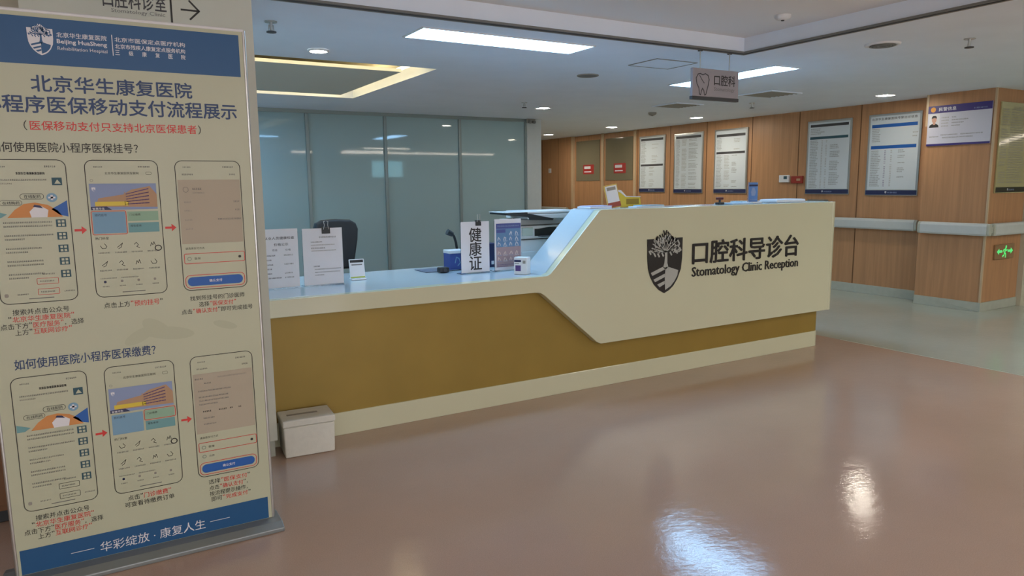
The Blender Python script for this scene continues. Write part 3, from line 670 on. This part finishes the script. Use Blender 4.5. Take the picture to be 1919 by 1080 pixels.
# ------------------------------------------------------------------ things on the lower desk
ZD = .8205
def stand_sign(name, lab, x, y, w_, h_, rz=0, cat='sign', group=None):
    t = thing(name, lab, cat, (x, y, ZD), rz, group)
    MB().box(-w_/2, w_/2, .003, .007, .0, h_*.97, M_acrylic).box(-w_/2, w_/2, -.010, .07, .0, .003, M_acrylic).build('acrylic_holder', t)
    MB().box(-w_/2+.002, w_/2-.002, 0, .0015, .008, h_, M_paper).build('paper', t)
    return t
t = stand_sign('paper_sign', 'white paper price notice in an acrylic stand, leftmost on the desk', .905, 4.2, .24, .347)
s = MB().text('从业人员健康检查', -.07, .098, .287, .303, -.0006, M_dark, .01).text('价格公示', -.018, .062, .250, .266, -.0006, M_dark, .01).text('项目', -.03, -.002, .220, .232, -.0006, M_dark).text('价格', .045, .075, .220, .232, -.0006, M_dark)
for i, (a, b) in enumerate(((.05,.05),(.03,0),(.04,.05),(.03,0),(.03,.045),(.08,.05))):
    z = .196-.026*i; s.scrib(-.065, -.065+a, z, .008, -.0006, M_dark)
    if b: s.scrib(.035, .035+b, z, .008, -.0006, M_mid)
s.build('lettering', t)
t = stand_sign('paper_sign', 'white paper notice with a binder clip on top, in front of the office chair', 1.168, 4.2, .24, .342)
s = MB().scrib(-.02, .085, .290, .009, -.0006, M_mid).scrib(-.07, .0, .262, .008, -.0006, M_mid).scrib(-.07, .07, .244, .006, -.0006, M_soft).scrib(-.07, .015, .226, .008, -.0006, M_mid).scrib(-.07, .08, .210, .006, -.0006, M_soft)
s.scrib(-.06, -.02, .118, .008, -.0006, M_dark).scrib(-.055, .105, .100, .006, -.0006, M_mid).scrib(-.055, .10, .082, .006, -.0006, M_mid).scrib(-.055, 0, .066, .006, -.0006, M_mid)
s.build('lettering', t)
def clip(x, y, z, sc, lab, hgl):
    t = thing('binder_clip', lab, 'clip', (x, y, z), 0, None)
    MB().prism([(-.012,-.03),(.012,-.03),(.008,.006),(-.008,.006)], -.024*sc, .024*sc, M_black, 'x').build('clip_body', t)
    b = MB()
    for sx in (-1, 1): b.tube([(sx*.016*sc,-.013,-.005),(sx*.010*sc,-.014,.02),(sx*.013*sc,-.012,.042),(sx*.004*sc,-.011,.044)], .0014, M_metal, 6)
    b.build('wire_handle', t)
clip(1.189, 4.202, 1.160, 1.0, 'black binder clip on the notice in front of the office chair', 1)
t = thing('card_stand', 'small white card stand with a yellow-green base, right of the paper notices', 'card stand', (1.42, 4.34, ZD), math.radians(-4))
b = MB().box(-.048, .048, -.004, .004, .012, .132, M_plastic).build('card', t, .003); b.rotation_euler = (math.radians(-14), 0, 0)
b2 = MB().rect(-.042, .042, .110, .127, -.0046, M_black).rect(-.034, .034, .092, .100, -.0046, M_mid).rect(-.046, .046, .0125, .02, -.0047, mat('lime', (176, 188, 70), .5)).build('print', b)
MB().box(-.045, .05, -.02, .05, 0, .010, M_plastic).build('foot', t, .003)
t = thing('desk_camera', 'small black device on the desk behind the large character sign', 'device', (2.02, 4.36, ZD))
MB().box(-.035, .035, -.03, .03, .002, .038, M_black).build('body', t, .008)
MB().cyl((0,-.03,.022), (0,-.036,.022), .012, M_dark).build('lens', t)
MB().tube([(.035,0,.008),(.12,.05,.004),(.24,.08,.004)], .0025, M_black, 6).build('cable', t)
t = thing('mouse_pad', 'flat grey pad lying on the desk beside the small black device', 'pad', (2.05, 4.52, ZD))
MB().box(-.13, .13, -.10, .10, 0, .004, mat('pad_grey', (92, 104, 122), .6)).build('mat', t, .001)
MB().box(-.13, .13, -.10, -.095, .0041, .005, M_mid).build('edging', t)
t = stand_sign('paper_sign', 'white sign with three large black Chinese characters, clipped at the top', 2.185, 4.2, .215, .345)
for i, ch in enumerate('健康证'): MB().text(ch, -.046, .046, .212-.094*i, .304-.094*i, -.0006, M_ink, .012).build('character', t)
clip(2.208, 4.202, 1.168, .8, 'black binder clip on top of the sign with three large characters', 1)
t = stand_sign('poster_stand', 'blue and orange printed poster in an acrylic stand beside the printer', 2.437, 4.2, .212, .355)
s = MB().rect(-.093, .101, .290, .325, -.0006, mat('poster_navy', (76, 84, 142), .5)).rect(-.093, .101, .165, .290, -.0006, mat('poster_blue', (96, 132, 168), .5)).rect(-.093, .101, .028, .165, -.0006, mat('poster_orange', (164, 140, 142), .5))
s.rect(-.09, -.02, .262, .285, -.0009, MATS['poster_navy'])
s.scrib(-.083, .085, .308, .010, -.0010, M_sky)
for r in range(5):
    for k in range(4):
        cx = -.07+.046*k; cz = .258-.036*r if r < 3 else .125-.040*(r-3)
        if r == 0 and k < 2: continue
        m_ = M_paper if r < 3 else mat('poster_pale', (222, 200, 190), .5)
        random.seed(r*7+k); stroke(s, [(cx-.010, cz-.010), (cx-.004+random.uniform(-.004,.004), cz+.010), (cx+.006, cz+random.uniform(-.006,.006)), (cx+random.uniform(.002,.012), cz-.010)], .0055, -.0010, m_); s.scrib(cx-.014, cx+.018, cz-.016, .006, -.0010, M_paper if k % 2 else M_sky)
s.scrib(-.085, .09, .045, .006, -.0010, M_violet).scrib(-.085, .0, .034, .006, -.0010, M_violet)
s.build('print', t)
t = thing('carton', 'small white carton with a purple square in front of the printer', 'carton', (2.412, 3.985, ZD), math.radians(-52))
MB().box(-.045, .045, -.02, .05, 0, .112, M_plastic).build('box', t, .003)
MB().rect(-.043, .005, .082, .096, -.0206, M_navy).rect(-.04, -.01, .070, .074, -.0206, M_mid).rect(-.035, .003, .022, .060, -.0206, M_violet).rect(.016, .036, .072, .092, -.0206, M_soft).build('print', t)
t = thing('pen_box', 'open blue and white box on the desk behind the large character sign', 'box', (2.175, 4.5, ZD))
b = MB()
for q in ((-.06,.06,-.05,-.045),(-.06,.06,.045,.05),(-.06,-.055,-.045,.045),(.055,.06,-.045,.045)): b.box(*q, 0, .115, mat('box_blue', (64, 84, 150), .5))
b.box(-.06, .06, -.05, .05, 0, .004, M_plastic); b.build('body', t)
MB().box(-.063, .063, -.053, .053, .115, .138, M_plastic).build('rim', t, .003)
stt = MB(); stroke(stt, [(-.02,.05),(-.01,.09),(.01,.08),(.02,.05),(0,.03)], .006, -.0506, M_cardb); stt.build('printed_mark', t)
t = thing('desk_microphone', 'black curved-neck microphone standing behind the large character sign', 'microphone', (2.215, 4.6, ZD))
MB().cyl((.03,0,0),(.03,0,.015),.04,M_black).build('base', t)
MB().tube([(.03,0,.015),(.03,0,.12),(.022,0,.18),(.008,0,.225),(-.012,0,.245)], .009, M_black).build('neck', t)
MB().cyl((-.004,0,.238),(-.045,0,.258),.017,M_black,.022).build('head', t)
t = thing('file_folder', 'dark navy folder standing between the two signs', 'folder', (2.46, 4.46, ZD))
MB().box(-.035, .035, 0, .12, 0, .17, M_navy).build('cover', t, .003)
MB().box(-.012, .010, -.001, 0, .02, .045, M_paper).build('spine_label', t)
# printer
t = thing('printer', 'white office printer on the desk beside the sloped counter edge', 'printer', (2.82, 4.42, ZD))
P_ = mat('printer_white', (206, 212, 212), .4)
MB().box(-.16, .36, 0, .30, 0, .185, P_).build('lower_body', t, .006)
MB().box(-.16, .36, 0, .30, .19, .285, P_).box(-.16, .36, .12, .30, .285, .33, P_).build('upper_body', t, .005)
MB().box(-.165, .36, -.004, .30, .1855, .1895, M_dark).build('body_seam', t)
MB().prism([(-.03,.262),(.0,.262),(.10,.273),(.16,.271),(.17,.21),(-.03,.21)][::-1], -.003, -.0005, M_black).build('output_slot', t)
MB().box(.0, .16, -.05, -.003, .205, .212, M_dark).build('output_tray', t)
MB().box(-.10, .36, -.02, .30, .335, .372, P_).build('scanner', t, .006)
MB().box(-.10, .36, -.02, .30, .374, .392, P_).build('scanner_lid', t, .005)
MB().prism([(-.28,.372),(-.10,.352),(-.08,.330),(.11,.322),(.12,.335),(-.09,.375),(-.28,.384)][::-1], -.03, .22, M_black).build('feeder_tray', t)
MB().box(-.29, -.09, -.02, .22, .3845, .390, P_).build('feeder_cover', t, .002)
MB().box(-.14, -.05, -.012, -.0005, .215, .275, mat('printer_panel', (170, 186, 176), .4)).build('control_panel', t, .003)
MB().box(-.145, .34, -.006, -.0005, .02, .10, P_).build('paper_drawer', t, .003)
# office chair behind the desk
t = thing('office_chair', 'black high-backed office chair behind the desk', 'chair', (1.575, 5.30, 0), math.radians(4))
bk = [(-.13,.0),(.11,.0),(.135,.06),(.165,.22),(.172,.30),(.155,.345),(.11,.372),(0,.38),(-.11,.375),(-.155,.352),(-.172,.30),(-.165,.2)]
MB().prism([(a, b+.785) for a, b in bk], -.03, .03, M_black).build('backrest', t, .018, seg=4)
MB().box(-.23, .23, -.50, -.04, .46, .54, M_black).build('seat', t, .03, seg=4)
MB().tube([(0,.02,.9),(0,.07,.7),(0,0,.46),(0,-.2,.45)], .018, M_dark).build('back_bracket', t)
for sx in (-1, 1):
    MB().tube([(sx*.24,-.12,.48),(sx*.26,-.12,.70)], .014, M_black).box(sx*.26-.03, sx*.26+.03, -.36, -.06, .70, .725, M_black).build('armrest', t)
MB().cyl((0,-.25,.09),(0,-.25,.45),.025,M_dark).build('gas_column', t)
for k in range(5):
    a = 2*PI*k/5+.3; q = (.28*math.cos(a), -.25+.28*math.sin(a))
    l_ = MB().tube([(0,-.25,.10),(q[0],q[1],.07)], .016, M_black).build('base_leg', t)
    MB().cyl((q[0]-.012,q[1],.028),(q[0]+.012,q[1],.028),.028,M_black).build('caster', l_)

# ------------------------------------------------------------------ things on the raised counter top
ZT = 1.2355
t = thing('leaflet_pile', 'thin pile of white leaflets at the left end of the raised counter', 'leaflets', (3.05, 4.02, ZT))
MB().box(-.10, .09, -.06, .09, 0, .012, M_paper).build('leaflet', t, .002); MB().box(-.085, .10, -.05, .085, .0125, .018, mat('leaflet_lilac', (178, 180, 210), .6)).build('leaflet', t)
t = thing('payment_stand', 'yellow-framed white card stand leaning on the raised counter', 'card stand', (3.19, 3.99, ZT), math.radians(2))
b = MB().box(-.062, .062, -.003, .003, 0, .165, mat('frame_amber', (206, 172, 84), .5)).build('frame', t, .003); b.rotation_euler = (math.radians(-10), math.radians(-8), 0)
MB().rect(-.053, .053, .040, .157, -.0036, M_plastic).rect(-.040, .040, .125, .148, -.0042, M_soft).build('card', b)
MB().rect(-.058, .058, .006, .040, -.0042, mat('brick_red', (160, 70, 52), .5)).build('red_base_print', b)
MB().box(-.05, .05, .0, .06, 0, .006, M_plastic).build('foot', t)
t = thing('notice_wedge', 'yellow folded counter card with a white rim beside the card stand', 'card', (3.37, 4.03, ZT))
MB().prism([(-.10,0),(.10,0),(.085,.07),(-.05,.074),(-.10,.11),(-.13,.10)], 0, .05, M_yel).build('card', t, .004)
MB().rect(-.045, .072, .020, .060, -.0008, mat('ochre_print', (150, 124, 30), .5)).build('print', t)
MB().prism([(-.105,.108),(-.13,.112),(-.12,.125),(-.095,.122),(-.045,.080),(.088,.076),(.085,.070),(-.05,.074)], -.003, .053, M_plastic).build('rim', t)
t = thing('leaflet_pile', 'pale blue and white leaflets lying in front of the yellow counter card', 'leaflets', (3.42, 3.92, ZT))
MB().box(-.13, .12, -.045, .045, 0, .008, M_paper).build('leaflet', t, .001); MB().box(-.08, .13, -.04, .05, .0085, .016, mat('leaflet_blue', (160, 190, 204), .6)).build('leaflet', t)
t = thing('rubber_stamp', 'small dark red and black stamp on the raised counter', 'stamp', (4.235, 4.0, ZT))
MB().box(-.03, .03, -.02, .02, 0, .016, M_black).build('pad', t, .003)
MB().cyl((0,0,.016),(.0,0,.036),.008,M_dark).build('stem', t)
MB().box(-.034, .03, -.012, .012, .036, .055, mat('stamp_red', (90, 34, 32), .4)).build('handle', t, .004)
t = thing('leaflet_pile', 'flat pale sheets beside the small stamp on the raised counter', 'leaflets', (4.42, 4.02, ZT))
MB().box(-.13, .10, -.10, .09, 0, .008, mat('sheet_blue', (176, 198, 214), .6)).build('sheet', t)
t = thing('brochure_stand', 'narrow blue brochure upright in a clear stand on the raised counter', 'brochure', (4.633, 4.02, ZT))
MB().box(-.07, .07, -.03, .05, 0, .012, M_plastic).build('foot', t, .003)
MB().box(-.058, .058, .004, .008, .012, .172, M_acrylic).build('acrylic_holder', t)
MB().box(-.050, .050, 0, .0035, .012, .166, mat('brochure_blue', (92, 132, 190), .5)).build('brochure', t)
s = MB().rect(-.050, .050, .135, .150, -.0006, M_navy); s.flat([(-.02,.06),(.02,.06),(.03,.09),(.012,.125),(-.012,.125),(-.028,.09)], -.0006, M_sky).scrib(-.04, .04, .030, .008, -.0006, M_sky); s.build('print', t)
t = thing('tray', 'flat white rounded tray at the right end of the raised counter', 'tray', (5.0, 4.02, ZT))
MB().box(-.19, .17, -.09, .09, 0, .026, M_plastic).build('body', t, .010, seg=3)
MB().box(-.17, .15, -.07, .07, .0262, .028, mat('sheet_cool', (206, 220, 232), .5)).build('liner', t)

# ------------------------------------------------------------------ boards on the wood wall (local x runs to the viewer's right)
def board(y1, y0, z1, z0, lab, style, x=WX, rz=-PI/2, face=None, name='notice_board', cat='notice board'):
    W_, H_ = y1-y0, z1-z0
    loc = (x-.002, (y0+y1)/2, z0) if face is None else face
    t = thing(name, lab, cat, loc, rz, None)
    h = W_/2; st = style
    sheetm = {'olive': mat('board_olive_lit', (178, 172, 128), .25, coat=.4)}.get(st, mat('board_sheet', (208, 216, 220), .35, coat=.2))  # olive light on the pillar board is put into its sheet colour
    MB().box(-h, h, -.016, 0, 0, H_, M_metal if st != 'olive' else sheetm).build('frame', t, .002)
    MB().rect(-h+.025, h-.025, .07, H_-.025, -.0165, sheetm).build('sheet', t)
    b = MB().rect(-h+.006, h-.006, .008, .062, -.0168, M_navy if st != 'olive' else mat('olive_black', (44, 44, 30), .5))
    logo(b, -.07, .022, .022, .026, -.0172, M_paper, M_navy, .0003, fine=False); b.scrib(-.035, .09, .035, .018, -.0172, M_sky)
    b.build('footer', t)
    s = MB(); yy = -.0170
    def cols(v0, v1, spec, dz=.021):
        z = H_*(1-v0)
        while z > H_*(1-v1)+.01:
            for u0, u1, m_, p in spec:
                if random.random() < p: s.scrib(-h+u0*W_, -h+(u0+(u1-u0)*random.uniform(.7, 1))*W_, z, dz*.55, yy, m_)
            z -= dz
    bar = lambda v0, v1, m_: s.rect(-h+.07*W_, h-.07*W_, H_*(1-v1), H_*(1-v0), yy, m_)
    if st == 1:
        bar(.045, .085, M_dark); bar(.50, .535, M_dark); cols(.11, .49, [(.08,.28,M_mid,1),(.5,.75,M_soft,.4)]); cols(.56, .91, [(.08,.28,M_mid,1),(.4,.6,M_soft,.3)])
    elif st == 2:
        bar(.05, .09, M_dark); cols(.11, .91, [(.08,.22,M_mid,1),(.28,.46,M_soft,.9),(.52,.85,M_mid,.7)])
    elif st == 3:
        bar(.08, .12, M_dark); bar(.35, .385, M_dark); cols(.14, .34, [(.08,.26,M_mid,1),(.6,.8,M_soft,.5)]); cols(.41, .91, [(.08,.26,M_mid,1),(.32,.5,M_soft,.8),(.55,.72,M_mid,.5)])
    elif st == 4:
        bar(.05, .085, M_dark); bar(.215, .25, M_teal); cols(.11, .2, [(.08,.4,M_mid,1)]); cols(.27, .93, [(.08,.28,M_mid,1),(.34,.38,M_soft,1),(.44,.48,M_soft,.9),(.54,.78,M_mid,.75)])
    elif st == 5:
        s.text('北京华生康复医院专家出诊信息', -h+.06*W_, h-.08*W_, H_*.925, H_*.955, yy, M_dark, .01)
        bar(.125, .165, M_bluebtn); bar(.385, .425, M_bluebtn); cols(.18, .35, [(.08,.26,M_mid,1),(.85,.95,M_soft,.3)]); cols(.45, .91, [(.08,.28,M_mid,1),(.34,.38,M_violet,.8),(.46,.5,M_soft,.9),(.6,.74,M_mid,.35)])
    elif st == 'olive':
        s.text('公示栏', -.07, .07, H_*.925, H_*.955, yy, M_mid); cols(.08, .90, [(.05,.3,M_soft,.7),(.32,.9,M_soft,.95)], .026)
    s.build('printed_table', t)
    return t
board(9.76, 9.11, 2.212, 1.258, 'tall notice board beside the glazed wooden doors, farthest of the row', 1)
board(8.895, 8.247, 2.203, 1.245, 'tall notice board densely printed, second from the glazed doors', 2)
board(8.012, 7.366, 2.204, 1.245, 'tall notice board nearest above the blue brochure, third from the glazed doors', 3)
board(6.357, 5.710, 2.195, 1.240, 'tall notice board just right of the red alarm box', 4)
board(5.485, 4.83, 2.203, 1.230, 'tall notice board with blue bars, next to the pillar', 5)
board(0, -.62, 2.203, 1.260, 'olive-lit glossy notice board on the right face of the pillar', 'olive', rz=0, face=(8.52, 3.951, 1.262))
# officer information board on the pillar
t = thing('information_board', 'white and violet information board with a portrait photo, on the pillar', 'notice board', (8.122, 4.306, 1.781), -PI/2)
MB().box(-.33, .33, -.014, 0, 0, .432, mat('board_lilac', (204, 204, 216), .35)).build('panel', t, .002)
s = MB().rect(-.33, .33, .352, .432, -.0146, mat('violet_band', (62, 50, 118), .4)).rect(-.33, .33, 0, .022, -.0146, MATS['violet_band']); s.build('violet_band', t)
s = MB().flat([(-.275+.028*math.cos(a*PI/6), .392+.028*math.sin(a*PI/6)) for a in range(12)], -.0150, mat('badge_gold', (220, 150, 50), .5))
s.text('民警信息', -.215, -.03, .372, .412, -.0150, M_paper, .01).scrib(.15, .28, .375, .014, -.0150, M_sky)
for i, v in enumerate((.30, .27, .24, .21)): s.scrib(-.18, -.10, v, .012, -.0148, M_soft).scrib(-.07, (-.02, .10, .06, .02)[i], v, .012, -.0148, M_mid)
for q in ((-.30,-.20,.10),(-.18,.0,.115),(.03,.26,.115),(-.16,.16,.085)): s.scrib(q[0], q[1], q[2], .012, -.0148, M_mid)
s.build('lettering', t)
s = MB().rect(-.315, -.20, .20, .345, -.0147, M_paper)
s.flat([(-.312,.20),(-.205,.20),(-.212,.225),(-.238,.24),(-.28,.24),(-.305,.225)], -.0150, M_ink)
s.flat([(-.258+.026*math.cos(a*PI/8), .283+.034*math.sin(a*PI/8)) for a in range(16)], -.0154, M_skin).flat([(-.27,.23),(-.245,.23),(-.243,.26),(-.272,.26)], -.0152, M_skin)
s.flat([(-.286,.290),(-.28,.298),(-.258,.304),(-.236,.298),(-.231,.290),(-.232,.315),(-.245,.326),(-.272,.326),(-.284,.314)], -.0158, M_ink)
s.build('portrait_photo', t)
# wall fittings
t = thing('thermostat', 'white wall control box with a dark window left of the red alarm', 'control box', (WX-.001, 6.70, 1.40), -PI/2)
MB().box(-.08, .08, -.03, 0, 0, .10, M_plastic).build('housing', t, .005); MB().box(.0, .055, -.032, -.0305, .045, .085, M_teal).build('window', t)
t = thing('fire_alarm', 'red alarm box on the wood wall between the boards', 'alarm', (WX-.001, 6.49, 1.385), -PI/2)
MB().box(-.09, .09, -.03, 0, 0, .10, mat('alarm_red', (150, 52, 40), .4)).build('housing', t, .005); MB().rect(.0, .06, .035, .065, -.0306, M_tan).build('label_plate', t)
t = thing('wall_dispenser', 'flat grey box on the wood wall directly under the board right of the alarm', 'dispenser', (WX-.001, 6.13, 1.03), -PI/2)
MB().box(-.13, .13, -.09, 0, 0, .14, M_mid).build('housing', t, .008); MB().box(-.11, .11, -.093, -.0905, .02, .05, M_dark).build('front_plate', t)
t = thing('light_switch', 'small white switch on the far wood wall left of the glazed doors', 'switch', (WX-.001, 12.6, 1.65), -PI/2)
MB().box(-.045, .045, -.012, 0, 0, .09, M_plastic).build('plate', t, .003); MB().box(-.02, .02, -.017, -.0125, .02, .07, M_grey).build('rocker', t)
t = thing('exit_sign', 'green glowing exit sign with running figure and arrows, low on the pillar', 'exit sign', (8.515, 3.951, .55))
MB().box(-.20, .20, -.02, 0, 0, .16, mat('sign_backing', (150, 118, 82), .4)).build('housing', t, .004)
s = MB()
s.flat([(-.17,.085),(-.12,.12),(-.12,.098),(-.06,.098),(-.06,.072),(-.12,.072),(-.12,.05)], -.0206, M_green).flat([(.17,.085),(.12,.12),(.12,.098),(.06,.098),(.06,.072),(.12,.072),(.12,.05)][::-1], -.0206, M_green)
s.flat([(.02+.016*math.cos(a*PI/6), .132+.016*math.sin(a*PI/6)) for a in range(12)], -.0206, M_green)
stroke(s, [(.012,.112),(-.004,.07)], .026, -.0206, M_green); stroke(s, [(.01,.108),(-.03,.10),(-.04,.08)], .012, -.0208, M_green); stroke(s, [(.01,.108),(.035,.09),(.05,.10)], .012, -.0208, M_green)
stroke(s, [(-.004,.07),(.022,.05),(.018,.018)], .016, -.0208, M_green); stroke(s, [(-.004,.07),(-.02,.04),(-.045,.03)], .016, -.0208, M_green)
s.build('pictogram', t)

# handrails
def handrail(lab, loc, rz, length, brk):
    t = thing('handrail', lab, 'handrail', loc, rz, None)
    h = length/2
    prof = [(-.075,.0),(-.085,.02),(-.085,.10),(-.075,.125),(-.045,.132),(-.03,.12),(-.03,.01),(-.045,0)]
    MB().prism(prof, -h+.03, h-.03, M_grey, 'x').build('rail', t, .006)
    for sx in (-1, 1):
        MB().prism([(a*.98, .002+b*.985) for a, b in prof], sx*(h-.03) if sx > 0 else -h, h if sx > 0 else -h+.03, M_base, 'x').box(sx*(h-.02)-.02, sx*(h-.02)+.02, -.035, -.0005, .03, .10, M_base).build('end_cap', t, .008)
    for k in range(brk):
        x = -h+length*(k+1)/(brk+1); MB().box(x-.02, x+.02, -.035, -.0005, .04, .09, M_base).build('bracket', t)
    return t
handrail('long grey handrail on the wood wall behind the counter', (WX, 7.285, .818), -PI/2, 5.02, 5)
handrail('far grey handrail beyond the glazed wooden doors', (WX, 13.4, .818), -PI/2, 3.0, 3)
handrail('short grey handrail on the left face of the pillar', (8.122, 4.255, .818), -PI/2, .76, 1)
handrail('olive-lit handrail on the right face of the pillar', (8.499, 3.951, .818), 0, .74, 1)
